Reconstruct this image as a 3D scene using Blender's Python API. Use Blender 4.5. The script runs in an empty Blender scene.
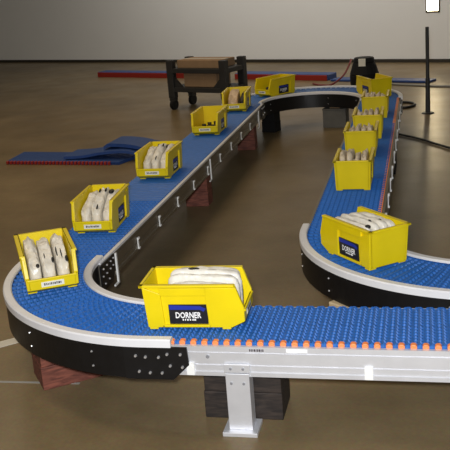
import bpy, bmesh, math, random
from mathutils import Vector, Matrix, noise
PI = math.pi
K = 0.42                      # metres per layout unit (one unit = conveyor width over the curve lips)
C = bpy.context.scene.collection
sc = bpy.context.scene
rnd = random.Random(7)

# ------------------------------------------------------------------ materials
def lin(c):
    return tuple(((v/255)/12.92 if v/255 <= 0.04045 else ((v/255+0.055)/1.055)**2.4) for v in c)
def mat(name, rgb, rough=0.5, metal=0.0, spec=0.5, var=0.0, scale=20.0, bump=0.0, bscale=60.0, coat=0.0, trans=0.0, sss=0.0):
    m = bpy.data.materials.new(name); m.use_nodes = True
    nt = m.node_tree; b = nt.nodes['Principled BSDF']
    c = lin(rgb)
    b.inputs['Base Color'].default_value = (*c, 1)
    b.inputs['Roughness'].default_value = rough
    b.inputs['Metallic'].default_value = metal
    b.inputs['Specular IOR Level'].default_value = spec
    b.inputs['Coat Weight'].default_value = coat
    b.inputs['Subsurface Weight'].default_value = sss
    tc = nt.nodes.new('ShaderNodeTexCoord')
    if var > 0:
        n = nt.nodes.new('ShaderNodeTexNoise'); n.inputs['Scale'].default_value = scale; n.inputs['Detail'].default_value = 5
        r = nt.nodes.new('ShaderNodeValToRGB')
        r.color_ramp.elements[0].position = 0.3; r.color_ramp.elements[1].position = 0.7
        r.color_ramp.elements[0].color = (*[x*(1-var) for x in c], 1)
        r.color_ramp.elements[1].color = (*[min(1, x*(1+var)) for x in c], 1)
        nt.links.new(tc.outputs['Object'], n.inputs['Vector']); nt.links.new(n.outputs['Fac'], r.inputs['Fac'])
        nt.links.new(r.outputs['Color'], b.inputs['Base Color'])
    if bump > 0:
        n2 = nt.nodes.new('ShaderNodeTexNoise'); n2.inputs['Scale'].default_value = bscale; n2.inputs['Detail'].default_value = 3
        bp = nt.nodes.new('ShaderNodeBump'); bp.inputs['Strength'].default_value = bump; bp.inputs['Distance'].default_value = 0.01
        nt.links.new(tc.outputs['Object'], n2.inputs['Vector']); nt.links.new(n2.outputs['Fac'], bp.inputs['Height'])
        nt.links.new(bp.outputs['Normal'], b.inputs['Normal'])
    return m

M = {}
M['yellow'] = mat('yellow_plastic', (234, 209, 14), 0.38, spec=0.4, var=0.05, scale=8)
M['belt'] = mat('blue_belt_plastic', (38, 99, 176), 0.5, spec=0.4, var=0.10, scale=30)
M['belt_under'] = mat('belt_gap_plastic', (14, 34, 92), 0.7)
M['orange'] = mat('orange_plastic', (240, 138, 78), 0.45)
M['salmon'] = mat('faded_red_plastic', (196, 92, 66), 0.5)
M['white'] = mat('white_wear_plastic', (226, 226, 230), 0.4, var=0.03, scale=12)
M['black'] = mat('black_painted_steel', (16, 16, 18), 0.42, spec=0.45, var=0.2, scale=25)
M['black_matte'] = mat('black_matte', (20, 20, 21), 0.7, spec=0.3)
M['alu'] = mat('extruded_aluminium', (226, 227, 232), 0.50, metal=0.62, var=0.04, scale=15)
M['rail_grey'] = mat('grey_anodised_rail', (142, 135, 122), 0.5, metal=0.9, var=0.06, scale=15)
M['alu_dark'] = mat('aluminium_groove', (150, 151, 156), 0.5, metal=0.4)
M['zinc'] = mat('zinc_plated_steel', (225, 225, 228), 0.3, metal=0.7)
M['clip'] = mat('white_clip_plastic', (238, 238, 236), 0.4)
M['pan'] = mat('frame_pan_steel', (40, 40, 42), 0.6)
M['pouch'] = mat('white_plastic_pouch', (226, 222, 212), 0.35, spec=0.5, var=0.10, scale=25, bump=0.5, bscale=40)
M['pouch_grey'] = mat('greyish_plastic_pouch', (222, 217, 206), 0.32, spec=0.5, var=0.10, scale=25, bump=0.5, bscale=40)
M['pouch_beige'] = mat('beige_plastic_pouch', (204, 190, 166), 0.4, spec=0.5, var=0.12, scale=25, bump=0.5, bscale=40)
M['pouch_tan'] = mat('tan_plastic_pouch', (205, 178, 148), 0.4, spec=0.5, var=0.12, scale=25, bump=0.5, bscale=40)
M['dark_item'] = mat('black_rubber', (22, 22, 23), 0.5)
M['label_white'] = mat('label_paper', (240, 238, 225), 0.6)
M['label_black'] = mat('label_black', (26, 26, 34), 0.45)
M['label_blue'] = mat('label_blue', (30, 50, 158), 0.45)
M['ink'] = mat('label_ink', (60, 50, 60), 0.6)
M['print_white'] = mat('label_print_white', (250, 250, 250), 0.5)
M['red_edge'] = mat('red_belt_edge', (150, 36, 24), 0.55)
M['belt_old'] = mat('slack_blue_belt', (38, 70, 132), 0.55, var=0.12, scale=20)
M['cart'] = mat('dark_cart_steel', (42, 42, 42), 0.55, var=0.15, scale=10)
M['cardboard'] = mat('brown_cardboard', (150, 122, 92), 0.8, var=0.08, scale=9)
M['rubber'] = mat('black_rubber_cable', (14, 14, 15), 0.5)
M['grey_box'] = mat('grey_painted_box', (92, 90, 84), 0.6, var=0.1, scale=14)
M['tape'] = mat('pale_floor_tape', (206, 200, 186), 0.6, var=0.08, scale=12)
M['tape_grey'] = mat('thin_grey_floor_tape', (150, 148, 142), 0.6)
M['red_cable'] = mat('dark_red_cable', (120, 40, 40), 0.5)
M['dark_trim'] = mat('dark_baseboard', (52, 47, 38), 0.6)
M['wall'] = mat('white_painted_wall', (246, 246, 244), 0.75, var=0.01, scale=2)

def wood(name, a, b_, sc_=14):
    m = bpy.data.materials.new(name); m.use_nodes = True
    nt = m.node_tree; p = nt.nodes['Principled BSDF']; p.inputs['Roughness'].default_value = 0.7
    tc = nt.nodes.new('ShaderNodeTexCoord'); mp = nt.nodes.new('ShaderNodeMapping'); mp.inputs['Scale'].default_value = (1, 6, 6)
    n = nt.nodes.new('ShaderNodeTexNoise'); n.inputs['Scale'].default_value = sc_; n.inputs['Detail'].default_value = 6; n.inputs['Distortion'].default_value = 0.6
    r = nt.nodes.new('ShaderNodeValToRGB')
    r.color_ramp.elements[0].color = (*lin(a), 1); r.color_ramp.elements[1].color = (*lin(b_), 1)
    r.color_ramp.elements[0].position = .35; r.color_ramp.elements[1].position = .65
    nt.links.new(tc.outputs['Object'], mp.inputs['Vector']); nt.links.new(mp.outputs['Vector'], n.inputs['Vector'])
    nt.links.new(n.outputs['Fac'], r.inputs['Fac']); nt.links.new(r.outputs['Color'], p.inputs['Base Color'])
    return m
M['wood_red'] = wood('reddish_wood', (88, 46, 36), (134, 76, 60))
M['wood_dark'] = wood('dark_stained_wood', (30, 24, 22), (56, 46, 40))
M['wood_pale'] = wood('pale_wood', (176, 156, 120), (204, 184, 150))

def floor_material():
    m = bpy.data.materials.new('polished_concrete'); m.use_nodes = True
    nt = m.node_tree; p = nt.nodes['Principled BSDF']
    tc = nt.nodes.new('ShaderNodeTexCoord')
    n = nt.nodes.new('ShaderNodeTexNoise'); n.inputs['Scale'].default_value = 1.1; n.inputs['Detail'].default_value = 9; n.inputs['Roughness'].default_value = .62
    r = nt.nodes.new('ShaderNodeValToRGB')
    r.color_ramp.elements[0].position = .32; r.color_ramp.elements[1].position = .70
    r.color_ramp.elements[0].color = (*lin((106, 91, 66)), 1); r.color_ramp.elements[1].color = (*lin((136, 118, 88)), 1)
    # fine speckle
    n2 = nt.nodes.new('ShaderNodeTexNoise'); n2.inputs['Scale'].default_value = 70; n2.inputs['Detail'].default_value = 2
    mx = nt.nodes.new('ShaderNodeMixRGB'); mx.blend_type = 'OVERLAY'; mx.inputs['Fac'].default_value = .22
    rr = nt.nodes.new('ShaderNodeMapRange'); rr.inputs['To Min'].default_value = .26; rr.inputs['To Max'].default_value = .44
    n3 = nt.nodes.new('ShaderNodeTexNoise'); n3.inputs['Scale'].default_value = 3.5; n3.inputs['Detail'].default_value = 5
    bp = nt.nodes.new('ShaderNodeBump'); bp.inputs['Strength'].default_value = .08; bp.inputs['Distance'].default_value = .02
    nt.links.new(tc.outputs['Object'], n.inputs['Vector']); nt.links.new(tc.outputs['Object'], n2.inputs['Vector']); nt.links.new(tc.outputs['Object'], n3.inputs['Vector'])
    nt.links.new(n.outputs['Fac'], r.inputs['Fac'])
    nt.links.new(r.outputs['Color'], mx.inputs['Color1']); nt.links.new(n2.outputs['Color'], mx.inputs['Color2'])
    nt.links.new(mx.outputs['Color'], p.inputs['Base Color'])
    nt.links.new(n3.outputs['Fac'], rr.inputs['Value']); nt.links.new(rr.outputs['Result'], p.inputs['Roughness'])
    nt.links.new(n3.outputs['Fac'], bp.inputs['Height']); nt.links.new(bp.outputs['Normal'], p.inputs['Normal'])
    p.inputs['Specular IOR Level'].default_value = .13
    return m
M['floor'] = floor_material()

# ------------------------------------------------------------------ object helpers (all coordinates in layout units)
def V(x, y, z=0.0): return Vector((x*K, y*K, z*K))
def obj(name, bm, m, parent=None, smooth=False, bevel=0.0, mats=None):
    bmesh.ops.recalc_face_normals(bm, faces=bm.faces[:])
    me = bpy.data.meshes.new(name)
    bm.to_mesh(me); bm.free()
    me.transform(Matrix.Scale(K, 4))
    for mm in (mats or [m]): me.materials.append(mm)
    if smooth:
        me.polygons.foreach_set('use_smooth', [True]*len(me.polygons))
    o = bpy.data.objects.new(name, me); C.objects.link(o)
    if parent is not None: o.parent = parent
    if bevel > 0:
        b = o.modifiers.new('bevel', 'BEVEL'); b.width = bevel*K; b.segments = 2; b.limit_method = 'ANGLE'; b.angle_limit = math.radians(40)
    return o
def thing(name, label, cat, loc=(0, 0, 0), rz=0.0, group=None):
    o = bpy.data.objects.new(name, None); C.objects.link(o)
    o.empty_display_size = .05
    o.location = V(*loc); o.rotation_euler = (0, 0, rz)
    tag(o, label, cat, group); return o
def tag(o, label, cat, group=None):
    o['label'] = label; o['category'] = cat
    if group: o['group'] = group
    return o
def struct(name, bm, m):
    o = obj(name, bm, m); o['kind'] = 'structure'; return o
def dup(o, parent=None):
    c = o.copy(); C.objects.link(c)
    if parent is not None: c.parent = parent
    for ch in list(o.children): dup(ch, c)
    return c

def box(bm, x0, x1, y0, y1, z0, z1):
    vs = [bm.verts.new(p) for p in ((x0,y0,z0),(x1,y0,z0),(x1,y1,z0),(x0,y1,z0),(x0,y0,z1),(x1,y0,z1),(x1,y1,z1),(x0,y1,z1))]
    for f in ((0,3,2,1),(4,5,6,7),(0,1,5,4),(1,2,6,5),(2,3,7,6),(3,0,4,7)): bm.faces.new([vs[i] for i in f])
    return vs
def hexa(bm, pts):
    vs = [bm.verts.new(p) for p in pts]
    for f in ((0,3,2,1),(4,5,6,7),(0,1,5,4),(1,2,6,5),(2,3,7,6),(3,0,4,7)): bm.faces.new([vs[i] for i in f])
def prism(bm, A, B):
    """closed solid between polygon A and matching polygon B"""
    a = [bm.verts.new(p) for p in A]; b = [bm.verts.new(p) for p in B]
    bm.faces.new(a[::-1]); bm.faces.new(b)
    n = len(a)
    for i in range(n): bm.faces.new([a[i], a[(i+1) % n], b[(i+1) % n], b[i]])
def cyl(bm, c, r, axis, h, n=12, r2=None):
    """cylinder from point c along unit axis by h"""
    ax = Vector(axis).normalized(); t = ax.orthogonal().normalized(); s = ax.cross(t)
    r2 = r if r2 is None else r2
    c = Vector(c)
    A = [c + (t*math.cos(2*PI*i/n) + s*math.sin(2*PI*i/n))*r for i in range(n)]
    B = [c + ax*h + (t*math.cos(2*PI*i/n) + s*math.sin(2*PI*i/n))*r2 for i in range(n)]
    prism(bm, A, B)
def tube(bm, pts, r, n=8):
    pts = [Vector(p) for p in pts]
    rings = []
    up = Vector((0, 0, 1))
    for i, p in enumerate(pts):
        d = (pts[min(i+1, len(pts)-1)] - pts[max(i-1, 0)]).normalized()
        s = d.cross(up)
        if s.length < 1e-4: s = Vector((1, 0, 0))
        s.normalize(); t = s.cross(d)
        rings.append([bm.verts.new(p + (s*math.cos(2*PI*k/n) + t*math.sin(2*PI*k/n))*r) for k in range(n)])
    for a, b in zip(rings, rings[1:]):
        for k in range(n): bm.faces.new([a[k], a[(k+1) % n], b[(k+1) % n], b[k]])
    bm.faces.new(rings[0][::-1]); bm.faces.new(rings[-1])
def spline(ctrl, n=12):
    P = [Vector(p) for p in ctrl]; out = []
    P = [P[0]*2-P[1]] + P + [P[-1]*2-P[-2]]
    for i in range(1, len(P)-2):
        for k in range(n):
            t = k/n
            out.append(0.5*((2*P[i]) + (P[i+1]-P[i-1])*t + (2*P[i-1]-5*P[i]+4*P[i+1]-P[i+2])*t*t + (3*P[i]-P[i-1]-3*P[i+1]+P[i+2])*t**3))
    out.append(P[-2]); return out
def text_mesh(name, body, height, width, m, parent, depth=0.002, bold=0.0):
    cu = bpy.data.curves.new(name, 'FONT'); cu.body = body; cu.align_x = 'CENTER'; cu.align_y = 'CENTER'
    cu.extrude = 0.0; cu.offset = bold; cu.resolution_u = 2
    to = bpy.data.objects.new(name + '_src', cu); C.objects.link(to)
    dg = bpy.context.evaluated_depsgraph_get()
    me = bpy.data.meshes.new_from_object(to.evaluated_get(dg))
    bpy.data.objects.remove(to)
    xs = [v.co.x for v in me.vertices]; ys = [v.co.y for v in me.vertices]
    cx, cy = (min(xs)+max(xs))/2, (min(ys)+max(ys))/2
    sx = width/(max(xs)-min(xs)); sy = height/(max(ys)-min(ys))
    for v in me.vertices: v.co = Vector(((v.co.x-cx)*sx*K, (v.co.y-cy)*sy*K, v.co.z*K))
    me.name = name; me.materials.clear(); me.materials.append(m)
    o = bpy.data.objects.new(name, me); C.objects.link(o)
    if parent is not None: o.parent = parent
    return o

# ------------------------------------------------------------------ conveyor path
R, S, LT, Y3 = 1.633, 3.087, 10.928, 1.135
ZF = -0.85                                  # floor below belt surface
U = S/2
X_END = 6.2; X_OUT = S+R+1.8
segs = []                                   # (length, fn)
def seg_line(a, b):
    a = Vector(a); b = Vector(b); d = (b-a); L = d.length; d.normalize()
    segs.append((L, lambda s: (a+d*s, d)))
def seg_arc(c, r, a0, a1):
    c = Vector(c); sgn = 1 if a1 > a0 else -1
    L = abs(a1-a0)*r
    segs.append((L, lambda s: (c+Vector((math.cos(a0+sgn*s/r), math.sin(a0+sgn*s/r)))*r, Vector((-math.sin(a0+sgn*s/r), math.cos(a0+sgn*s/r)))*sgn)))
seg_line((X_END, -R), (R, -R))
seg_arc((R, 0), R, 1.5*PI, PI)
seg_line((0, 0), (0, LT))
seg_arc((U, LT), U, PI, 0)
seg_line((S, LT), (S, Y3))
seg_arc((S+R, Y3), R, PI, 1.5*PI)
seg_line((S+R, Y3-R), (X_OUT, Y3-R))
cum = [0]
for L, f in segs: cum.append(cum[-1]+L)
def path(s):
    for i, (L, f) in enumerate(segs):
        if s <= cum[i+1] or i == len(segs)-1: return f(s-cum[i])
def at(s, u):
    p, d = path(max(0, s)) if s >= 0 else segs[0][1](s)
    n = Vector((d.y, -d.x))                # right of travel
    return p + n*u
def sweep(bm, prof, s0, s1, ds=0.08):
    """closed profile of (u, z) swept along the belt path"""
    n = max(1, int(math.ceil((s1-s0)/ds))); rings = []
    for i in range(n+1):
        s = s0+(s1-s0)*i/n; ring = []
        for (u, z) in prof:
            p = at(s, u); ring.append(bm.verts.new((p.x, p.y, z)))
        rings.append(ring)
    m = len(prof)
    for a, b in zip(rings, rings[1:]):
        for k in range(m): bm.faces.new([a[k], a[(k+1) % m], b[(k+1) % m], b[k]])
    bm.faces.new(rings[0][::-1]); bm.faces.new(rings[-1])

conv = thing('belt_conveyor', 'long serpentine belt conveyor with blue plastic belt and aluminium side rails carrying yellow bins', 'conveyor', (0, 0, 0))

# belt: modular links, staggered open holes and hinge grooves modelled in the mesh
def make_belt():
    bm = bmesh.new()
    pitch = 0.099
    HB = 0.40
    total = cum[-1]
    detail_end = cum[2]+2.6
    NU = 52
    def height(s, u, fine):
        q = (s/pitch) % 1.0; row = int(math.floor(s/pitch))
        z = 0.0
        g = min(q, 1-q)
        g2 = abs(q-0.5)
        if fine:
            if g < 0.14: z = -0.014
            elif g2 < 0.09: z = -0.008
            w = ((u/0.062) + (0.5 if q > 0.5 else 0.0)) % 1.0
            if abs(w-0.5) < 0.25 and 0.20 < (q % 0.5)/0.5 < 0.72: z = -0.024
        else:
            if g < 0.14: z = -0.012
        return z
    prev = None
    s = 0.0; i = 0
    layer_u = [-HB + 2*HB*k/NU for k in range(NU+1)]
    while s <= total+1e-6:
        fine = s < detail_end
        near = s < detail_end or cum[5]-2.5 < s
        q = (s/pitch) % 1.0
        edge = 0.012 if abs(q-0.5) < 0.25 else 0.0
        row = []
        us = layer_u
        for k, u in enumerate(us):
            uu = u
            if k == 0: uu = u-edge
            if k == NU: uu = u+edge
            p = at(s, uu)
            row.append(bm.verts.new((p.x, p.y, height(s, u, near))))
        if prev:
            for k in range(NU):
                f = bm.faces.new([prev[k], row[k], row[k+1], prev[k+1]])
                zc = max(prev[k].co.z, row[k].co.z, row[k+1].co.z, prev[k+1].co.z)
                f.material_index = 1 if zc < -0.016 else 0
            # edge skirts
        prev = row
        s += pitch/8 if near else pitch/4
    # underside and edges
    sweep(bm, [(-0.40, -0.022), (0.40, -0.022), (0.40, -0.045), (-0.40, -0.045)], 0, total, 0.1)
    for sgn in (-1, 1):
        ss = 0.0; a = None
        while ss <= total:
            q = (ss/pitch) % 1.0; e = 0.012 if abs(q-0.5) < 0.25 else 0.0
            p = at(ss, sgn*(HB+e)); t = bm.verts.new((p.x, p.y, 0.0 if e else -0.013)); b = bm.verts.new((p.x, p.y, -0.045))
            if a: bm.faces.new([a[0], a[1], b, t])
            a = (t, b); ss += pitch/4
    o = obj('belt', bm, None, conv, mats=[M['belt'], M['belt_under']])
    return o
belt = make_belt()

# straight sections: aluminium side rails with T-slots
def rail_profile(sign):
    a, b = 0.418, 0.455
    g = 0.008
    P = [(a, -0.030), (b, -0.030), (b, -0.075), (b-g, -0.078), (b-g, -0.088), (b, -0.091), (b, -0.190), (b-g, -0.193), (b-g, -0.205), (b, -0.208),
         (b, -0.262), (b+0.010, -0.268), (b+0.010, -0.305), (a, -0.305)]
    return [(sign*u, z) for u, z in P]
rails = {}
def straight(i, key, s0=None, s1=None):
    s0 = cum[i] if s0 is None else s0; s1 = cum[i+1] if s1 is None else s1
    for sg in (-1, 1):
        bm = bmesh.new(); sweep(bm, rail_profile(sg), s0, s1, 2.0)
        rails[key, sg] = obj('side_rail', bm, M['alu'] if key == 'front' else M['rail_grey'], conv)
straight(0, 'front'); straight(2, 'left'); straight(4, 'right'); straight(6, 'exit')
bm = bmesh.new(); sweep(bm, [(0.414, -0.012), (0.460, -0.012), (0.460, -0.042), (0.414, -0.042)], cum[2], cum[3], 2.0)
obj('wear_strip', bm, M['white'], rails['left', 1])
# dark carrying pan under the belt
bm = bmesh.new(); sweep(bm, [(-0.39, -0.05), (0.39, -0.05), (0.39, -0.27), (-0.39, -0.27)], 0, cum[-1], 0.1)
obj('carrying_pan', bm, M['pan'], conv)

# curves: black steel side panels capped with white wear lips
def lip_prof(a, b, zt=0.032, zb=-0.025):
    c = 0.012; s = 1 if b > 0 else -1
    a, b = abs(a), abs(b)
    return [(s*u, z) for u, z in ((a, 0.008), (a, zt-c), (a+c, zt), (b-c, zt), (b, zt-c), (b, zb), (b-0.04, zb), (b-0.04, 0.008))]
def curve(i, outer, e0, e1, pe0=None, pe1=None):
    s0, s1 = cum[i], cum[i+1]
    bm = bmesh.new(); sweep(bm, lip_prof(outer*0.405, outer*0.496, 0.040, -0.035), s0-e0, s1+e1, 0.05); obj('guide_lip', bm, M['white'], conv, smooth=False)
    bm = bmesh.new(); sweep(bm, lip_prof(-outer*0.350, -outer*0.440), s0-e0, s1+e1, 0.04); obj('guide_lip', bm, M['white'], conv)
    for sg, r in ((outer, 0.485), (-outer, 0.430)):
        lo = -0.34
        bm = bmesh.new(); sweep(bm, [(sg*(r-0.02), -0.03), (sg*r, -0.03), (sg*r, lo), (sg*(r-0.02), lo)], s0-(0.1 if sg == outer else 0), s1+(0.1 if sg == outer else 0), 0.05)
        pn = obj('curve_panel', bm, M['black'], conv)
        # button bolts on the panel
        for fr in (0.16, 0.42, 0.86):
            s = s0+(s1-s0)*(fr if sg == outer else 1-fr)
            for z in (-0.12, -0.26):
                c = at(s, sg*r); c2 = at(s, sg*(r+0.1)); d = (c2-c).normalized()
                bb = bmesh.new(); cyl(bb, (c.x, c.y, z), 0.011, (d.x, d.y, 0), 0.010, 10, 0.007)
                obj('bolt', bb, M['zinc'], pn)
curve(1, -1, 0.24, 0.16)
curve(3, -1, 0.12, 0.12)
curve(5, 1, 0.16, 0.12)

# joint plates (black, bolted) at the ends of curves
def face_frame(s, u):                       # point, along, outward
    p, d = path(s); n = Vector((d.y, -d.x)); sg = 1 if u > 0 else -1
    return p+n*u, d, n*sg
def joint_plate(poly, s0, u, bolts, br=0.014):
    """poly: (along path from s0, z); plate lies on the side face at lateral u"""
    p, d, n = face_frame(s0, u)
    bm = bmesh.new()
    A = [(p.x+d.x*a, p.y+d.y*a, z) for a, z in poly]
    B = [(q[0]+n.x*0.016, q[1]+n.y*0.016, q[2]) for q in A]
    prism(bm, A, B)
    pl = obj('joint_plate', bm, M['black'], conv)
    for a, z in bolts:
        q = (p.x+d.x*a+n.x*0.016, p.y+d.y*a+n.y*0.016, z)
        bb = bmesh.new(); cyl(bb, q, br, (n.x, n.y, 0), 0.014, 10, br*0.75); obj('bolt', bb, M['zinc'], pl)
    return pl
# front outer plate: runs along the front rail to the right of the curve
joint_plate([(0.20, -0.03), (-0.38, -0.035), (-0.39, -0.20), (-0.24, -0.345), (0.20, -0.345)], cum[1], -0.47,
            [(0.09, -0.12), (0.07, -0.27), (0.00, -0.13), (-0.03, -0.28), (-0.12, -0.13), (-0.14, -0.28), (-0.20, -0.10), (-0.32, -0.10), (-0.22, -0.21), (-0.33, -0.22)])
# inner plates on the left straight
joint_plate([(-0.05, -0.03), (0.40, -0.03), (0.40, -0.22), (0.30, -0.34), (-0.05, -0.34)], cum[2], 0.461,
            [(0.02, -0.09), (0.14, -0.08), (0.27, -0.08), (0.36, -0.07), (0.00, -0.17), (0.12, -0.17), (0.24, -0.16), (0.34, -0.15), (0.04, -0.27), (0.18, -0.26)], 0.012)
joint_plate([(0.05, -0.03), (-0.42, -0.03), (-0.42, -0.22), (-0.32, -0.34), (0.05, -0.34)], cum[3], 0.458,
            [(-0.05, -0.08), (-0.2, -0.08), (-0.35, -0.08), (-0.05, -0.22), (-0.2, -0.24)], 0.018)
joint_plate([(-0.05, -0.03), (0.42, -0.03), (0.42, -0.22), (0.32, -0.34), (-0.05, -0.34)], cum[4], -0.458,
            [(0.05, -0.08), (0.2, -0.08), (0.35, -0.08), (0.05, -0.22), (0.2, -0.24)], 0.018)

# white slot clips on the left straight (inner side) and right straight (outer side)
def clip(x, y, z, sx, parent, h=0.10):
    bm = bmesh.new()
    box(bm, min(x, x+sx*0.02), max(x, x+sx*0.012), y-0.017, y+0.017, z-h, z+h)
    box(bm, min(x, x+sx*0.035), max(x, x+sx*0.025), y-0.024, y+0.024, z+h*0.65, z+h)
    box(bm, min(x, x+sx*0.035), max(x, x+sx*0.025), y-0.024, y+0.024, z-h, z-h*0.75)
    return obj('slot_clip', bm, M['clip'], parent)
for k in range(10):
    clip(0.462, 1.33+0.975*k, -0.205, 1, rails['left', 1], 0.075)
for yy in (1.90, 2.85, 3.70, 4.45, 5.5, 6.45, 7.3, 8.3, 9.2, 10.1):
    clip(S+0.462, yy, -0.12, 1, rails['right', -1], 0.10)
# L brackets that tie the rails to the supports
def bracket(y, parent, x=0.462, z0=-0.40, z1=-0.05):
    bm = bmesh.new()
    box(bm, x+0.002, x+0.022, y-0.016, y+0.016, z0, z1)
    box(bm, x+0.002, x+0.022, y-0.13, y+0.016, z0-0.02, z0)
    return obj('support_bracket', bm, M['clip'], parent)
bracket(0.47, conv); bracket(5.42, conv); bracket(10.15, conv)
# clip bolts on the front rail
bm = bmesh.new(); box(bm, 2.03-0.035, 2.03+0.035, -R-0.468-0.006, -R-0.455, -0.30, -0.185); box(bm, 2.012, 2.048, -R-0.480, -R-0.468, -0.225, -0.200); o = obj('slot_clip', bm, M['clip'], rails['front', -1])
bm = bmesh.new(); box(bm, 3.57-0.035, 3.57+0.035, -R-0.474, -R-0.455, -0.30, -0.185); box(bm, 3.552, 3.588, -R-0.480, -R-0.474, -0.225, -0.200); obj('slot_clip', bm, M['clip'], rails['front', -1])
bm = bmesh.new(); cyl(bm, (2.19, -R-0.455, -0.125), 0.016, (0, -1, 0), 0.012, 10); obj('bolt', bm, M['alu_dark'], rails['front', -1])
# leg with clamp plate under the front rail
leg = bmesh.new()
box(leg, 2.34, 2.55, -R-0.488, -R-0.466, ZF+0.04, -0.27)
box(leg, 2.34, 2.37, -R-0.47, -R-0.33, ZF+0.04, -0.31); box(leg, 2.52, 2.55, -R-0.47, -R-0.33, ZF+0.04, -0.31)
lego = obj('leg', leg, M['alu'], conv, bevel=0.004)
bm = bmesh.new(); box(bm, 2.33, 2.56, -R-0.482, -R-0.466, -0.265, -0.185); obj('clamp_plate', bm, M['alu'], lego, bevel=0.004)
bm = bmesh.new(); box(bm, 2.29, 2.60, -R-0.55, -R-0.28, ZF, ZF+0.04); obj('foot_plate', bm, M['alu'], lego, bevel=0.004)
for x in (2.39, 2.50):
    for z in (-0.225, -0.36):
        bb = bmesh.new(); cyl(bb, (x, -R-0.483-(0.006 if z < -0.3 else 0), z), 0.012, (0, -1, 0), 0.010, 10); obj('bolt', bb, M['alu_dark'], lego)
# printed mark and small sticker on the front rail
bm = bmesh.new(); r = random.Random(9); x = 2.56
while x < 2.69:
    w = r.uniform(0.006, 0.014); box(bm, x, x+w, -R-0.4565, -R-0.4552, -0.071, -0.049); x += w+0.005
obj('rail_print', bm, M['ink'], rails['front', -1])
bm = bmesh.new(); box(bm, 2.88, 3.06, -R-0.4575, -R-0.4552, -0.072, -0.042); obj('rail_sticker', bm, M['print_white'], rails['front', -1])

# orange end tabs along the outer belt edge
def tab_mesh():
    bm = bmesh.new()
    n = 8; A = []; B = []
    prof = [(-0.027, -0.03), (-0.028, -0.006), (-0.014, 0.006), (0.014, 0.006), (0.028, -0.006), (0.027, -0.03)]
    prism(bm, [(x, -0.033, z-0.004) for x, z in prof], [(x, 0.014, z) for x, z in prof])
    return bm
tab0 = obj('edge_tab', tab_mesh(), M['orange'], conv, bevel=0.006)
tabs = 0
def place_tab(x, y, rz, z=0.0):
    global tabs
    o = tab0 if tabs == 0 else tab0.copy()
    if tabs: C.objects.link(o); o.parent = conv
    o.location = V(x, y, z); o.rotation_euler = (0, 0, rz); tabs += 1
for k in range(33): place_tab(1.86+0.099*k, -R-0.385, 0)
yt = 1.30
for k in range(67): place_tab(S+0.389, yt, PI/2, -0.011); yt += 0.099
bm = bmesh.new()
while yt < LT:
    vs = box(bm, S+0.371, S+0.418, yt-0.027, yt+0.027, -0.03, 0.0); yt += 0.099
o = obj('edge_tab', bm, M['orange'], conv); o['kind'] = 'stuff'

# ------------------------------------------------------------------ supports under the conveyor
def block(name, cx, cy, sx, sy, z0, z1, rz, m, label, cat, plank=True):
    t = thing(name, label, cat, (cx, cy, z0), rz)
    h = z1-z0
    bm = bmesh.new()
    box(bm, -sx/2, sx/2, -sy/2, sy/2, 0, h*0.5-0.004)
    obj('lower_timber', bm, m, t, bevel=0.008)
    bm = bmesh.new(); box(bm, -sx/2+0.008, sx/2-0.004, -sy/2+0.006, sy/2-0.01, h*0.5-0.004, h)
    obj('upper_timber', bm, m, t, bevel=0.008)
    return t
ZT = -0.345
block('wood_block', 0.405, -1.10, 0.62, 0.46, ZF, ZT, math.radians(36), M['wood_red'], 'reddish wooden block propping up the front left curve of the conveyor', 'wood block')
block('wood_block', 0.22, 5.45, 0.40, 0.34, ZF, -0.31, 0, M['wood_red'], 'reddish brown wooden block under the middle of the left straight run', 'wood block')
block('wood_block', 0.22, 9.95, 0.40, 0.30, ZF, -0.31, 0, M['wood_red'], 'reddish brown wooden block under the far end of the left straight run', 'wood block')
block('support_block', 0.44, 11.9, 0.36, 0.30, ZF, ZT, math.radians(-20), M['black_matte'], 'black support block under the left side of the far u-turn', 'support block')
block('support_block', S+0.18, 3.30, 0.54, 0.7, ZF, -0.31, 0, M['wood_dark'], 'dark block under the right straight run nearest the big corner bin', 'support block')
block('support_block', S+0.18, 7.6, 0.50, 0.7, ZF, -0.31, 0, M['black_matte'], 'dark block under the far half of the right straight run', 'support block')
block('wood_block', 2.42, -1.64, 0.72, 0.44, ZF, -0.31, 0, M['wood_dark'], 'dark brown timber block behind the front leg under the front run', 'wood block')
block('wood_block', 3.27, -0.26, 0.36, 0.30, ZF, ZT, math.radians(-40), M['wood_pale'], 'pale wooden block under the right hand curve behind the front run', 'wood block')
block('wood_block', 5.6, -R, 0.6, 0.44, ZF, -0.31, 0, M['wood_dark'], 'dark timber block under the front run beyond the right edge', 'wood block')
block('wood_block', 5.4, Y3-R, 0.6, 0.44, ZF, -0.31, 0, M['wood_dark'], 'dark timber block under the exit run beyond the right edge', 'wood block')
# grey box under the far curve
t = thing('equipment_box', 'grey painted metal box under the right side of the far u-turn', 'box', (1.97, 12.22, ZF), math.radians(-8))
bm = bmesh.new(); box(bm, -0.28, 0.28, -0.18, 0.18, 0, 0.42); obj('body', bm, M['grey_box'], t, bevel=0.012)
bm = bmesh.new(); box(bm, -0.29, 0.29, -0.19, 0.19, 0.42, 0.46); obj('lid', bm, M['grey_box'], t, bevel=0.008)
bm = bmesh.new(); box(bm, -0.12, 0.12, -0.1, 0.1, 0.46, 0.505); obj('packing_pad', bm, M['cardboard'], t)

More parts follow.
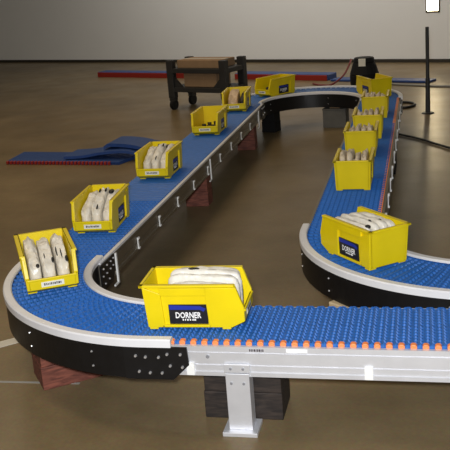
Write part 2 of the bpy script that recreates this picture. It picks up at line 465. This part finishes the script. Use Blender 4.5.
# ------------------------------------------------------------------ yellow hopper bins
WB, WT, LB, LN, Z1, Z2, LS, H, TB = .430, .460, .77, .889, .079, .205, .814, .431, .028
def wm(z): return (WB+(WT-WB)*z/H)/2
def back(z): return -TB*z/H
BY = -LB/2
def make_bin_body():
    bm = bmesh.new()
    T = 0.016; z0 = 0.020
    for s in (-1, 1):
        prof = [(back(z0), z0), (LB, z0), (LN, Z1), (LN, Z2), (LS, H), (back(H), H)]
        prism(bm, [(s*wm(z), y+BY, z) for y, z in prof], [(s*(wm(z)-T), y+BY, z) for y, z in prof])
        # raised panels: back column, front column, top band leave a recessed field
        def pad(poly, off=0.020):
            prism(bm, [(s*(wm(z)-0.004), y+BY, z) for y, z in poly], [(s*(wm(z)+off), y+BY, z) for y, z in poly])
        pad([(back(z0), z0), (0.155, z0), (0.140, 0.32), (0.150, 0.34), (back(0.41), 0.41), ])
        pad([(0.565, z0), (LB, z0), (LN, Z1), (LN, Z2), (LS+0.012, 0.40), (0.545, 0.40), (0.545, 0.32)])
        pad([(0.13, 0.325), (0.56, 0.325), (0.56, 0.40), (0.13, 0.40)])
        pad([(0.13, z0), (0.58, z0), (0.58, z0+0.025), (0.13, z0+0.025)])
        # top rim flange and the sloped rim
        def fl(a, b, w=0.034, h=0.022):
            (ya, za), (yb, zb) = a, b
            hexa(bm, [(s*(wm(za)-T), ya+BY, za-h), (s*(wm(za)+w), ya+BY, za-h), (s*(wm(zb)+w), yb+BY, zb-h), (s*(wm(zb)-T), yb+BY, zb-h),
                      (s*(wm(za)-T), ya+BY, za), (s*(wm(za)+w), ya+BY, za), (s*(wm(zb)+w), yb+BY, zb), (s*(wm(zb)-T), yb+BY, zb)])
        fl((back(H)-0.024, H), (LS, H))
        fl((LS-0.004, H), (LN, Z2+0.01), 0.022, 0.03)
        # feet
        for (ya, yb) in ((0.01, 0.09), (LB-0.09, LB-0.01)):
            box(bm, min(s*(WB/2-0.07), s*(WB/2+0.018)), max(s*(WB/2-0.07), s*(WB/2+0.018)), ya+BY, yb+BY, 0.001, z0+0.004)
    # back wall
    prism(bm, [(-wm(z0), back(z0)+BY, z0), (wm(z0), back(z0)+BY, z0), (wm(H), back(H)+BY, H), (-wm(H), back(H)+BY, H)],
              [(-wm(z0), back(z0)+BY+T, z0), (wm(z0), back(z0)+BY+T, z0), (wm(H), back(H)+BY+T, H), (-wm(H), back(H)+BY+T, H)])
    # back rim flange and centre rib
    box(bm, -wm(H)-0.034, wm(H)+0.034, back(H)+BY-0.024, back(H)+BY+T, H-0.024, H)
    # base
    box(bm, -WB/2, WB/2, BY, LB+BY, z0, z0+T)
    # front: sloped panel, upright lip
    prism(bm, [(-wm(z0), LB+BY, z0), (wm(z0), LB+BY, z0), (wm(Z1), LN+BY, Z1), (-wm(Z1), LN+BY, Z1)],
              [(-wm(z0), LB+BY-T, z0+T), (wm(z0), LB+BY-T, z0+T), (wm(Z1), LN+BY-T, Z1+T*0.5), (-wm(Z1), LN+BY-T, Z1+T*0.5)])
    box(bm, -wm(Z2), wm(Z2), LN+BY-T, LN+BY, Z1-0.004, Z2-0.012)
    box(bm, -wm(Z2)-0.006, wm(Z2)+0.006, LN+BY-T, LN+BY+0.012, Z2-0.034, Z2-0.012)
    return bm
def side_label(s, parent):
    """black brand label in the recessed side field"""
    x = s*(wm(0.14)+0.004)
    h = Vector((0, 1, 0))
    lean = (WT-WB)/2/H
    o = thing('side_label', '', '', (0, 0, 0)); del o['label']; del o['category']
    bpy.data.objects.remove(o)
    bm = bmesh.new()
    y0, y1, za, zb = 0.20, 0.555, 0.048, 0.238
    def P(y, z, off): return (s*(wm(z)+off), y+BY, z)
    prism(bm, [P(y0, za, -0.002), P(y1, za, -0.002), P(y1, zb, -0.002), P(y0, zb, -0.002)], [P(y0, za, 0.005), P(y1, za, 0.005), P(y1, zb, 0.005), P(y0, zb, 0.005)])
    lab = obj('side_label', bm, M['label_black'], parent)
    # blue arrow band
    bm = bmesh.new()
    # direction of reading: label read from outside
    def Q(a, z, off=0.0065):           # a from 0 (reader's left) to 1
        y = (y0+(y1-y0)*a) if s > 0 else (y1-(y1-y0)*a)
        return P(y, z, off)
    pts = [(0.02, 0.234), (0.82, 0.222), (0.96, 0.198), (0.90, 0.168), (0.80, 0.188), (0.02, 0.188)]
    prism(bm, [Q(a, z, 0.004) for a, z in pts], [Q(a, z, 0.0065) for a, z in pts])
    obj('arrow_band', bm, M['label_blue'], lab)
    zc = 0.135; yc = (y0+y1)/2+BY
    tx = text_mesh('lettering', 'DORNER', 0.058, 0.235, M['print_white'], lab, bold=0.022)
    tx.location = V(s*(wm(zc)+0.0072), yc, zc)
    tx.rotation_euler = (PI/2 - math.atan(lean), 0, s*PI/2)
    # unreadable small line below the name
    bm = bmesh.new(); r = random.Random(5); a = 0.34
    while a < 0.68:
        w = r.uniform(0.015, 0.04)
        prism(bm, [Q(a, 0.082, 0.004), Q(a+w, 0.082, 0.004), Q(a+w, 0.098, 0.004), Q(a, 0.098, 0.004)], [Q(a, 0.082), Q(a+w, 0.082), Q(a+w, 0.098), Q(a, 0.098)])
        a += w+r.choice((0.008, 0.012, 0.03))
    obj('small_print', bm, M['print_white'], lab)
    return lab
def front_label(parent):
    bm = bmesh.new(); box(bm, -0.105, 0.105, LN+BY-0.001, LN+BY+0.004, 0.098, 0.152)
    lab = obj('front_label', bm, M['label_white'], parent)
    # a blurred row of small characters, as unreadable as on the photograph
    bm = bmesh.new(); r = random.Random(3); x = -0.08
    while x < 0.078:
        w = r.uniform(0.006, 0.016); hh = r.uniform(0.018, 0.026)
        box(bm, x, x+w, LN+BY+0.003, LN+BY+0.005, 0.114, 0.114+hh); x += w+r.uniform(0.003, 0.007)
    obj('label_print', bm, M['ink'], lab)
    return lab
BINS = {}
BIN_SPOTS = [
 # key, x, y, yaw deg, label
 ('corner', 0.072, -0.546, 209.2, 'yellow bin of white pouches on the front left curve, tilted towards the viewer'),
 ('lefta', -0.018, 1.479, 184.5, 'yellow bin on the left run just behind the front left curve bin'),
 ('leftb', -0.047, 4.261, 180.5, 'yellow bin of white pouches beside the blue belt lying on the floor'),
 ('leftc', -0.024, 7.679, 180.2, 'nearly empty yellow bin with only black items low inside'),
 ('leftd', -0.002, 10.232, 183.0, 'yellow bin holding a tan pouch at the far end of the left run'),
 ('uturn', 0.58, 12.13, 146, 'yellow bin turned sideways on the left end of the far u-turn'),
 ('farright', 2.95, 11.36, 25.8, 'farthest yellow bin on the right end of the u-turn, set at an angle'),
 ('righta', 3.10, 8.82, 0, 'yellow bin on the right run directly in front of the farthest bin'),
 ('rightb', 3.075, 6.82, 0.4, 'third yellow bin up the right run from the big corner bin'),
 ('rightc', 3.045, 5.40, 0.2, 'second yellow bin up the right run, between two others seen from behind'),
 ('rightd', 3.08, 3.33, 0, 'nearest yellow bin on the right run, showing its whole plain back'),
 ('bend', 3.42, 0.165, 39.7, 'yellow bin on the right hand curve with black side label and plain back'),
 ('front', 1.965, -1.572, -88.0, 'large yellow bin in the foreground, side on, with black lettered label'),
]
SX = {'corner': 1.10, 'lefta': 1.05, 'leftb': 1.05, 'leftc': 1.05, 'leftd': 1.05}      # the left run carries slightly wider bins
proto = None
for key, x, y, a, label in BIN_SPOTS:
    if proto is None:
        t = thing('hopper_bin', label, 'bin', (x, y, 0.0), math.radians(a), 'yellow hopper bins on the conveyor')
        obj('bin_body', make_bin_body(), M['yellow'], t, bevel=0.005)
        front_label(t); side_label(1, t); side_label(-1, t)
        proto = t
    else:
        t = dup(proto); t.location = V(x, y, 0.0); t.rotation_euler = (0, 0, math.radians(a)); t['label'] = label
    t.scale = (SX.get(key, 1.0), 1, 1)
    BINS[key] = (x, y, math.radians(a))

# ------------------------------------------------------------------ pouches inside the bins
def pouch_top(a, droop):
    return 1-droop*max(0, (a+0.35)/1.35)**1.25
def pouch_mesh(L, Hh, T, seed, droop=0.35, crumple=1.0):
    """soft plastic pouch: length along y, height along z, crumpled film surface"""
    bm = bmesh.new(); NA, NR = 40, 36
    rings = []
    for i in range(NA+1):
        a = -1+2*i/NA
        end = max(0.0, 1-abs(a)**9)**0.5                      # closes the two ends
        top = pouch_top(a, droop)
        ring = []
        for k in range(NR):
            th = 2*PI*k/NR
            c, sn = math.cos(th), math.sin(th)
            e = 0.42                                          # superellipse section
            x = math.copysign(abs(c)**e, c)*T/2*(0.35+0.65*end)
            b = math.copysign(abs(sn)**e, sn)
            z = (b*(0.55+0.45*end)+1)/2*Hh*top
            y = a*L/2
            up = max(0, b)
            # folds that run along the pouch, and crumples
            f = noise.noise(Vector((x*26+seed*5.3, y*3.0, z*4+seed)))
            g = noise.noise(Vector((x*30, y*14+seed*2.1, z*14)))
            h = abs(noise.noise(Vector((x*18+seed, y*7, z*9+seed*3))))
            z += up*crumple*(0.034*f+0.016*g-0.030*h)
            x *= 1-0.10*h
            y += 0.018*noise.noise(Vector((x*22, z*12, seed)))*crumple
            ring.append(bm.verts.new((x, y, max(z, 0.001))))
        rings.append(ring)
    for p, q in zip(rings, rings[1:]):
        for k in range(NR): bm.faces.new([p[k], p[(k+1) % NR], q[(k+1) % NR], q[k]])
    bm.faces.new(rings[0][::-1]); bm.faces.new(rings[-1])
    return bm
def blob(bm, c, r, n=8):
    m = bmesh.ops.create_icosphere(bm, subdivisions=2, radius=1.0)
    for v in m['verts']: v.co = Vector((c[0]+v.co.x*r[0], c[1]+v.co.y*r[1], c[2]+v.co.z*r[2]))
POUCH = {}
def pouch(binkey, dx, L, Hh, T, yc, seed, label, group, m='pouch', marks=(), droop=0.35, z=0.038, tilt=0.0, crumple=1.0):
    x, y, a = BINS[binkey]
    c, s = math.cos(a), math.sin(a); dx *= SX.get(binkey, 1.0)
    t = thing('plastic_pouch', label, 'pouch', (x+c*dx-s*yc, y+s*dx+c*yc, z), a, group)
    t.rotation_euler = (0, tilt, a)
    t.scale = (SX.get(binkey, 1.0), 1, 1)
    bd = obj('pouch_film', pouch_mesh(L, Hh, T, seed, droop, crumple), M[m], t, smooth=True)
    for (mx, my, rx, ry) in marks:
        zt = Hh*pouch_top(my/(L/2), droop)-0.008
        zn = Hh*pouch_top(min(1, (my+0.03)/(L/2)), droop)-0.008
        bm = bmesh.new(); blob(bm, (0, 0, 0), (rx, ry, 0.020))
        mk = obj('black_fitting', bm, M['dark_item'], t, smooth=True)
        mk.location = V(mx, my, zt); mk.rotation_euler = (math.atan2(zn-zt, 0.03), 0, 0)
    return t
ords3 = ['leftmost', 'middle one', 'rightmost']
ords = ['leftmost', 'second from the left', 'third from the left', 'rightmost']
BDESC = {'corner': 'in the bin on the front left curve', 'lefta': 'in the second bin on the left run', 'leftb': 'in the bin beside the floor belt',
         'righta': 'in the bin before the farthest right one', 'rightb': 'in the third bin up the right run', 'rightc': 'in the second bin up the right run',
         'rightd': 'in the nearest bin of the right run', 'bend': 'in the bin on the right hand curve'}
def fill(key, specs):
    """specs in the bin's own frame, given from the viewer's left to right"""
    for i, sp in enumerate(specs):
        pouch(key, label='white plastic pouch, %s %s' % ((ords if len(specs) == 4 else ords3)[i], BDESC[key]), group='white plastic pouches in the bins', **sp)
# bins on the left side face the viewer: viewer's left is the bin's right (+x)
top_marks = [(-0.20, 0.335, 0.035, 0.014)]
fill('corner', [dict(dx=0.135, L=0.67, Hh=0.385, T=0.124, yc=0.005, seed=1, droop=.44, m='pouch_grey', marks=[(-0.03, 0.29, 0.018, 0.03)]),
                dict(dx=0.005, L=0.68, Hh=0.375, T=0.130, yc=0.01, seed=2, droop=.46, m='pouch_grey', marks=[(0.02, 0.16, 0.007, 0.06), (-0.05, 0.22, 0.014, 0.045)]),
                dict(dx=-0.130, L=0.67, Hh=0.39, T=0.124, yc=0.01, seed=3, droop=.44, m='pouch_grey', marks=[(0.035, 0.13, 0.008, 0.09), (-0.005, 0.17, 0.007, 0.10), (-0.045, 0.25, 0.016, 0.05)])])
for kk, key in enumerate(('lefta', 'leftb')):
    fill(key, [dict(dx=0.135, L=0.64, Hh=0.36, T=0.124, yc=0.0, seed=11+kk*7, droop=.36, m='pouch_grey'),
               dict(dx=0.005, L=0.66, Hh=0.40, T=0.130, yc=0.0, seed=12+kk*7, droop=.42, m='pouch_grey', marks=[(0.03, -0.10, 0.010, 0.05), (-0.04, -0.12, 0.012, 0.05), (-0.01, 0.24, 0.008, 0.05)]),
               dict(dx=-0.130, L=0.64, Hh=0.385, T=0.124, yc=0.0, seed=14+kk*7, droop=.40, m='pouch_grey', marks=[(0.02, -0.10, 0.035, 0.06), (-0.04, 0.20, 0.014, 0.06)])])
# right run: tops just show above the plain back
hv = random.Random(21)
for kk, (key, z_) in enumerate((('rightd', .425), ('rightc', .41), ('rightb', .41), ('righta', .40))):
    fill(key, [dict(dx=d, L=0.56+hv.uniform(-.04, .06), Hh=z_+hv.uniform(-0.02, 0.045), T=0.094, yc=hv.uniform(-.05, .03), seed=31+kk*5+q, droop=hv.uniform(0, .25), m='pouch_beige', crumple=1.8)
               for q, d in enumerate((-0.147, -0.049, 0.049, 0.147))])
# right hand curve bin
fill('bend', [dict(dx=-0.147, L=0.66, Hh=0.40, T=0.095, yc=0.02, seed=51, droop=.04, crumple=.5, marks=[(0.0, -0.27, 0.03, 0.035)]),
              dict(dx=-0.049, L=0.67, Hh=0.415, T=0.095, yc=0.03, seed=52, droop=.04, crumple=.5, marks=[(0.0, -0.18, 0.012, 0.03)]),
              dict(dx=0.049, L=0.67, Hh=0.41, T=0.095, yc=0.03, seed=53, droop=.05, crumple=.5, marks=[(0.01, -0.21, 0.012, 0.03)]),
              dict(dx=0.147, L=0.66, Hh=0.40, T=0.095, yc=0.02, seed=54, droop=.05, crumple=.5)])
# foreground bin: bin's right (+x) is nearest to the viewer
fo = ['nearest the viewer', 'second from the viewer', 'third from the viewer', 'farthest from the viewer']
for i, sp in enumerate([dict(dx=0.147, L=0.60, Hh=0.385, T=0.095, yc=0.115, seed=61, droop=.05, crumple=.45),
                        dict(dx=0.049, L=0.66, Hh=0.425, T=0.095, yc=0.115, seed=62, droop=.03, crumple=.45),
                        dict(dx=-0.049, L=0.67, Hh=0.440, T=0.095, yc=0.115, seed=63, droop=.05, crumple=.45, marks=[(0.0, -0.10, 0.02, 0.07)]),
                        dict(dx=-0.147, L=0.62, Hh=0.42, T=0.095, yc=0.115, seed=64, droop=.06, crumple=.45)]):
    pouch('front', label='long white plastic pouch in the foreground bin, %s' % fo[i], group='white plastic pouches in the bins', **sp)
# far bins
pouch('leftd', 0.06, 0.56, 0.38, 0.22, 0.02, 71, 'fat tan plastic pouch in the bin at the far end of the left run', 'tan plastic pouches', m='pouch_tan', droop=.42)
pouch('leftd', -0.13, 0.52, 0.30, 0.10, 0.0, 72, 'narrow dark pouch beside the tan one in the far left bin', 'tan plastic pouches', m='dark_item', droop=.4)
pouch('uturn', 0.05, 0.56, 0.20, 0.12, 0.02, 73, 'low dark pouch in the bin on the far u-turn', 'dark pouches', m='dark_item', droop=.2)
pouch('farright', 0.0, 0.56, 0.30, 0.20, 0.02, 74, 'pale tan pouch in the farthest bin on the right', 'tan plastic pouches', m='pouch_tan', droop=.3)
def black_part(key, dx, dy, rz, label):
    x, y, a = BINS[key]; c, s = math.cos(a), math.sin(a)
    t = thing('belt_fitting', label, 'fitting', (x+c*dx-s*dy, y+s*dx+c*dy, 0.038), a+rz, 'black fittings in the nearly empty bin')
    bm = bmesh.new(); box(bm, -0.055, 0.055, -0.11, 0.11, 0, 0.06); obj('base_bar', bm, M['dark_item'], t, bevel=0.012)
    bm = bmesh.new(); cyl(bm, (0, -0.06, 0.06), 0.04, (0, 0, 1), 0.05, 14); obj('hub', bm, M['dark_item'], t)
    bm = bmesh.new(); cyl(bm, (0, 0.06, 0.06), 0.03, (0, 0, 1), 0.07, 14); obj('post', bm, M['dark_item'], t)
black_part('leftc', -0.07, 0.20, 1.35, 'black fitting lying in the nearly empty bin, on its right side')
black_part('leftc', 0.07, 0.02, 1.4, 'black fitting lying in the nearly empty bin, on its left side')
black_part('leftc', 0.0, -0.16, 1.5, 'black fitting at the back of the nearly empty bin')

# ------------------------------------------------------------------ things on the floor behind
def quad_slab(bm, pts, z0, z1):
    prism(bm, [(x, y, z0) for x, y in pts], [(x, y, z1) for x, y in pts])
# loose blue belt with red edge
t = thing('loose_belt', 'blue belt with red toothed edge lying folded on the floor at left', 'belt', (0, 0, ZF))
bm = bmesh.new(); n = 30
A = (-5.16, 9.05); Bp = (-2.35, 8.66); Cp = (-2.05, 9.55); Dp = (-5.18, 10.05)
rows = 40
for i in range(rows):
    f0, f1 = i/rows, (i+0.86)/rows
    def L2(p, q, f): return (p[0]+(q[0]-p[0])*f, p[1]+(q[1]-p[1])*f)
    quad_slab(bm, [L2(A, Bp, f0), L2(A, Bp, f1), L2(Dp, Cp, f1), L2(Dp, Cp, f0)], 0.01, 0.065)
quad_slab(bm, [A, Bp, Cp, Dp], 0.004, 0.05)
lb = obj('belt_length', bm, M['belt_old'], t)
ang = math.atan2(Bp[1]-A[1], Bp[0]-A[0])
tb = bmesh.new(); box(tb, -0.026, 0.026, -0.05, 0.03, 0.0, 0.070)
e0 = obj('edge_tooth', tb, M['red_edge'], t, bevel=0.008)
for k in range(29):
    o = e0 if k == 0 else e0.copy()
    if k: C.objects.link(o); o.parent = t
    f = (k+0.5)/31
    o.location = V(A[0]+(Bp[0]-A[0])*f, A[1]+(Bp[1]-A[1])*f, 0.004); o.rotation_euler = (0, 0, ang)
# folded end: a flap doubling back over the length
def fold(ctrl, w0, w1, th, dirv):
    P = spline(ctrl, 10); bm = bmesh.new(); pr = None
    dv = Vector((dirv[0], dirv[1], 0))
    for i, p in enumerate(P):
        a = p+dv*w0; b = p+dv*w1
        ring = [bm.verts.new(a), bm.verts.new(b), bm.verts.new(b+Vector((0, 0, th))), bm.verts.new(a+Vector((0, 0, th)))]
        if pr:
            for k in range(4): bm.faces.new([pr[k], pr[(k+1) % 4], ring[(k+1) % 4], ring[k]])
        else: bm.faces.new(ring[::-1])
        pr = ring
    bm.faces.new(pr); return bm
obj('folded_flap', fold([(-3.75, 9.0, 0.085), (-3.3, 9.0, 0.10), (-2.85, 8.95, 0.17), (-2.3, 8.9, 0.20), (-1.95, 8.9, 0.13)], 0.0, 0.75, 0.06, (0.06, 1)), M['belt_old'], t)
obj('folded_flap', fold([(-1.75, 8.9, 0.20), (-2.2, 9.0, 0.28), (-2.7, 9.1, 0.30), (-2.85, 9.1, 0.24)], 0.05, 0.85, 0.075, (0.06, 1)), M['belt_old'], t)

# long belt strips lying in front of the wall
wdir = Vector((-21.88, 9.13)).normalized(); wn = Vector((-wdir.y, wdir.x))   # along wall, towards the viewer or away
if wn.y > 0: wn = -wn                                   # towards viewer
def strip(p0, p1, width, h, m_top, m_edge, label):
    p0 = Vector(p0); p1 = Vector(p1); d = (p1-p0); L = d.length; a = math.atan2(d.y, d.x)
    t = thing('belt_strip', label, 'belt', (p0.x, p0.y, ZF), a)
    bm = bmesh.new(); box(bm, 0, L, 0, width, 0.0, h); obj('belt_stack', bm, m_top, t, bevel=0.02)
    if m_edge:
        bm = bmesh.new()
        box(bm, 0.02, L-0.02, -0.05, 0.0, 0.0, h*0.92); obj('edge_band', bm, m_edge, t, bevel=0.01)
    return t
strip((-8.62, 24.55), (-4.2, 22.65), 0.5, 0.20, M['belt_old'], M['red_edge'], 'long flat stack of blue belt with red front edge at far upper left')
strip((-2.5, 21.9), (0.95, 20.35), 0.6, 0.20, M['belt_old'], M['red_edge'], 'blue belt stack with red edge behind the far u-turn, right of the cart')
strip((1.05, 20.15), (4.2, 18.75), 0.55, 0.07, M['belt_old'], None, 'thin plain blue belt strip on the floor behind the farthest right bin')

# cart
def cart():
    a = math.atan2(-wdir.y, -wdir.x)
    t = thing('shop_cart', 'dark steel shop cart with cardboard boxes on its shelves behind the left run', 'cart', (-3.05, 15.75, ZF), a)
    LX, LY = 1.85, 0.9
    for (x, y) in ((0, 0), (LX, 0), (0, LY), (LX, LY)):
        big = x > 0
        w = 0.11 if x == 0 else 0.11
        bm = bmesh.new(); box(bm, x-w, x+w, y-0.09, y+0.09, 0.34, 1.42)
        p = obj('corner_post', bm, M['cart'], t, bevel=0.015)
        bm = bmesh.new(); box(bm, x-0.075, x+0.075, y-0.10, y+0.10, 0.26, 0.34); obj('caster_fork', bm, M['cart'], p)
        bm = bmesh.new(); cyl(bm, (x-0.05, y, 0.15), 0.15, (1, 0, 0), 0.10, 20); obj('caster_wheel', bm, M['black_matte'], p)
    for z, nm in ((0.52, 'lower_shelf'), (1.06, 'upper_shelf'), ):
        bm = bmesh.new(); box(bm, -0.10, LX+0.10, -0.08, LY+0.08, z, z+0.13); obj(nm, bm, M['cart'], t, bevel=0.01)
    for sx in (0.42,):
        bm = bmesh.new(); prism(bm, [(0.10, -0.03, 0.62), (0.42, -0.03, 0.62), (0.10, -0.03, 0.95)], [(0.10, 0.03, 0.62), (0.42, 0.03, 0.62), (0.10, 0.03, 0.95)]); obj('gusset', bm, M['cart'], t)
        bm = bmesh.new(); prism(bm, [(LX-0.10, -0.03, 0.62), (LX-0.42, -0.03, 0.62), (LX-0.10, -0.03, 0.95)], [(LX-0.10, 0.03, 0.62), (LX-0.42, 0.03, 0.62), (LX-0.10, 0.03, 0.95)]); obj('gusset', bm, M['cart'], t)
    return a, t
ca, cart_o = cart()
def on_cart(lx, ly):
    c, s = math.cos(ca), math.sin(ca); return -3.05+c*lx-s*ly, 15.75+s*lx+c*ly
def carton(lx, ly, z, sx, sy, h, label):
    x, y = on_cart(lx, ly)
    t = thing('cardboard_box', label, 'box', (x, y, ZF+z), ca)
    bm = bmesh.new(); box(bm, -sx/2, sx/2, -sy/2, sy/2, 0, h); b = obj('carton', bm, M['cardboard'], t, bevel=0.012)
    bm = bmesh.new(); box(bm, -sx/2-0.003, sx/2+0.003, -0.06, 0.06, h-0.01, h+0.004); obj('packing_tape', bm, M['tape'], t)
carton(0.92, 0.47, 0.652, 1.15, 0.7, 0.38, 'wide brown cardboard box on the lower shelf of the dark cart')
carton(0.92, 0.46, 1.192, 1.50, 0.75, 0.22, 'flat brown cardboard box on the upper shelf of the dark cart')

# black machine base with a white tag, behind the farthest bin
t = thing('motor_unit', 'black rounded motor unit with white tag standing behind the farthest right bin', 'machine', (2.34, 17.4, ZF), 0)
bm = bmesh.new(); cyl(bm, (0, 0, 0), 0.40, (0, 0, 1), 0.55, 24, 0.43); obj('lower_drum', bm, M['black_matte'], t, bevel=0.03)
bm = bmesh.new(); cyl(bm, (0, 0, 0.55), 0.43, (0, 0, 1), 0.35, 24, 0.32); obj('shoulder', bm, M['black_matte'], t, bevel=0.03)
bm = bmesh.new(); cyl(bm, (0, 0, 0.90), 0.32, (0, 0, 1), 0.14, 24, 0.28); obj('cap', bm, M['black_matte'], t, bevel=0.02)
bm = bmesh.new(); box(bm, -0.14, 0.06, -0.35, -0.29, 0.82, 1.03); obj('white_tag', bm, M['label_white'], t)

# stanchion
t = thing('floor_stand', 'slim dark steel pole standing on the floor at the upper right', 'pole', (4.13, 13.55, ZF), 0)
bm = bmesh.new(); cyl(bm, (0, 0, 0.02), 0.045, (0, 0, 1), 2.1, 12, 0.045); obj('pole', bm, M['cart'], t)
bm = bmesh.new(); cyl(bm, (0, 0, 0.03), 0.062, (0, 0, 1), 0.85, 12, 0.055); obj('sleeve', bm, M['cart'], t)
bm = bmesh.new(); cyl(bm, (0, 0, 0), 0.16, (0, 0, 1), 0.03, 20, 0.13); obj('base_plate', bm, M['cart'], t)

# cables
def cable(name, ctrl, r, m, label, cat='cable'):
    bm = bmesh.new(); tube(bm, [Vector((x, y, z)) for x, y, z in spline(ctrl, 10)], r, 8)
    return tag(obj(name, bm, m, smooth=True), label, cat)
z = ZF+0.03
cable('power_cable', [(S+0.3, 11.35, z), (3.44, 10.95, z), (3.95, 10.3, z), (4.545, 9.30, z), (5.6, 7.9, z), (6.6, 6.9, z)], 0.026, M['rubber'], 'black cable running across the floor from the right run to the right edge')
cable('power_cable', [(3.1, 14.2, z), (3.40, 14.35, z), (3.62, 14.40, z), (3.80, 14.75, z), (3.66, 15.15, z), (3.30, 15.2, z), (2.9, 14.9, z)], 0.035, M['rubber'], 'loop of black cable on the floor beside the far end of the right run')
cable('power_cable', [(2.7, 19.0, z), (3.6, 18.4, z), (4.4, 17.9, z), (4.9, 17.75, z)], 0.03, M['tape_grey'], 'thin grey cord lying on the floor behind the slim pole')
cable('loose_wire', [(0.55, 19.6, z), (0.85, 19.2, z), (1.2, 19.1, z+0.02), (1.55, 19.4, z+0.25), (1.72, 19.9, z+0.55), (1.75, 20.1, z+0.66)], 0.03, M['red_cable'], 'dark red wire curling up from the floor behind the far u-turn')

# floor markings
bm = bmesh.new()
quad_slab(bm, [(-3.4, -2.60), (-0.50, -0.13), (-0.42, -0.27), (-3.3, -2.82)], ZF, ZF+0.006)
tag(obj('floor_tape', bm, M['tape']), 'wide pale tape stripe on the floor at the left edge beside the front curve', 'tape')
bm = bmesh.new(); quad_slab(bm, [(-2.2, -1.36), (0.6, -1.30), (0.6, -1.27), (-2.2, -1.33)], ZF, ZF+0.005)
tag(obj('floor_tape', bm, M['tape_grey']), 'thin grey tape line on the floor below the front left curve', 'tape')

# ------------------------------------------------------------------ setting
bm = bmesh.new(); box(bm, -30, 24, -16, 42, ZF-0.2, ZF); struct('floor', bm, M['floor'])
w0 = Vector((4.947, 23.69)); a0 = w0 - wdir*16; a1 = w0 + wdir*36; nn = -wn*0.4
bm = bmesh.new(); quad_slab(bm, [a0, a1, a1+nn, a0+nn], ZF, ZF+9.5); struct('wall_back', bm, M['wall'])
nb = wn*0.05
bm = bmesh.new(); quad_slab(bm, [a0, a1, a1+nb, a0+nb], ZF, ZF+0.12); struct('baseboard_back', bm, M['dark_trim'])

# narrow glowing panel added on the back wall for the bright streak in the floor
M['lit'] = bpy.data.materials.new('lit_added_pane'); M['lit'].use_nodes = True
pb = M['lit'].node_tree.nodes['Principled BSDF']; pb.inputs['Emission Color'].default_value = (1.0, 0.80, 0.48, 1); pb.inputs['Emission Strength'].default_value = 24.0
def on_wall(t_, off): p = w0+wdir*t_+wn*off; return p
def wall_box(t0, t1, z0, z1, o0, o1):
    bm = bmesh.new(); quad_slab(bm, [on_wall(t0, o0), on_wall(t1, o0), on_wall(t1, o1), on_wall(t0, o1)], z0, z1); return bm
wt = 0.62
wf = obj('added_glow_panel', wall_box(wt-0.26, wt+0.26, ZF+1.75, ZF+3.35, 0.0, 0.03), M['dark_trim']); wf['kind'] = 'structure'
obj('added_glow_pane', wall_box(wt-0.20, wt+0.20, ZF+1.81, ZF+3.29, 0.02, 0.04), M['lit'], wf)
# ------------------------------------------------------------------ camera
f, pitch, roll, yaw, cx, cy, cz = 879.306, 0.289, -0.078, -0.234, 4.043, -8.835, 3.127
cam = bpy.data.cameras.new('camera'); co = bpy.data.objects.new('camera', cam); C.objects.link(co)
cam.sensor_width = 36; cam.lens = 36*f/450
fw = Vector((math.sin(yaw)*math.cos(pitch), math.cos(yaw)*math.cos(pitch), -math.sin(pitch)))
rt = Vector((math.cos(yaw), -math.sin(yaw), 0)); up = rt.cross(fw)
r2 = rt*math.cos(roll)+up*math.sin(roll); u2 = -rt*math.sin(roll)+up*math.cos(roll)
mw = Matrix(((r2.x, u2.x, -fw.x, 0), (r2.y, u2.y, -fw.y, 0), (r2.z, u2.z, -fw.z, 0), (0, 0, 0, 1)))
mw.translation = V(cx, cy, cz); co.matrix_world = mw
cam.clip_end = 200
sc.camera = co

# ------------------------------------------------------------------ light
def area(name, loc, target, sx, sy, energy, col):
    l = bpy.data.lights.new(name, 'AREA'); l.shape = 'RECTANGLE'; l.size = sx*K; l.size_y = sy*K; l.energy = energy; l.color = col
    o = bpy.data.objects.new(name, l); C.objects.link(o); o.location = V(*loc)
    d = (Vector(target)-Vector(loc)); o.rotation_euler = d.to_track_quat('-Z', 'Y').to_euler()
    return o
WARM = (1.0, 0.80, 0.54)
# camera flash: small lamp just above the lens
area('camera_flash', (cx-0.1, cy-0.2, cz+0.35), (2.2, 0.5, 0.0), 0.35, 0.25, 140, (0.96, 0.98, 1.0))
# ceiling bays; the last one, behind the camera, is an added fill
for i, (x, y) in enumerate(((-2.5, -1.0), (-2.5, 7.0), (-2.0, 15.0), (-8.0, 2.0), (-8.0, 12.0), (0.5, -11.0))):
    area('ceiling_and_fill_lamp', (x, y, 8.5), (x, y, 0), 3.2, 1.2, 26, WARM)
wl = w0 + wdir*6.0 + wn*5.5
area('added_wall_fill', (wl.x, wl.y, 6.5), ((wl-wn*5.5).x, (wl-wn*5.5).y, ZF+0.6), 14.0, 0.8, 52, (1.0, 0.97, 0.92))  # unseen lamp added to brighten the back wall
w = bpy.data.worlds.new('world'); sc.world = w; w.use_nodes = True
bg = w.node_tree.nodes['Background']; bg.inputs['Color'].default_value = (0.84, 0.76, 0.62, 1); bg.inputs['Strength'].default_value = 0.08
sc.view_settings.view_transform = 'Standard'; sc.view_settings.look = 'None'
sc.view_settings.exposure = 0.0; sc.view_settings.gamma = 1.0; sc.view_settings.use_curve_mapping = False
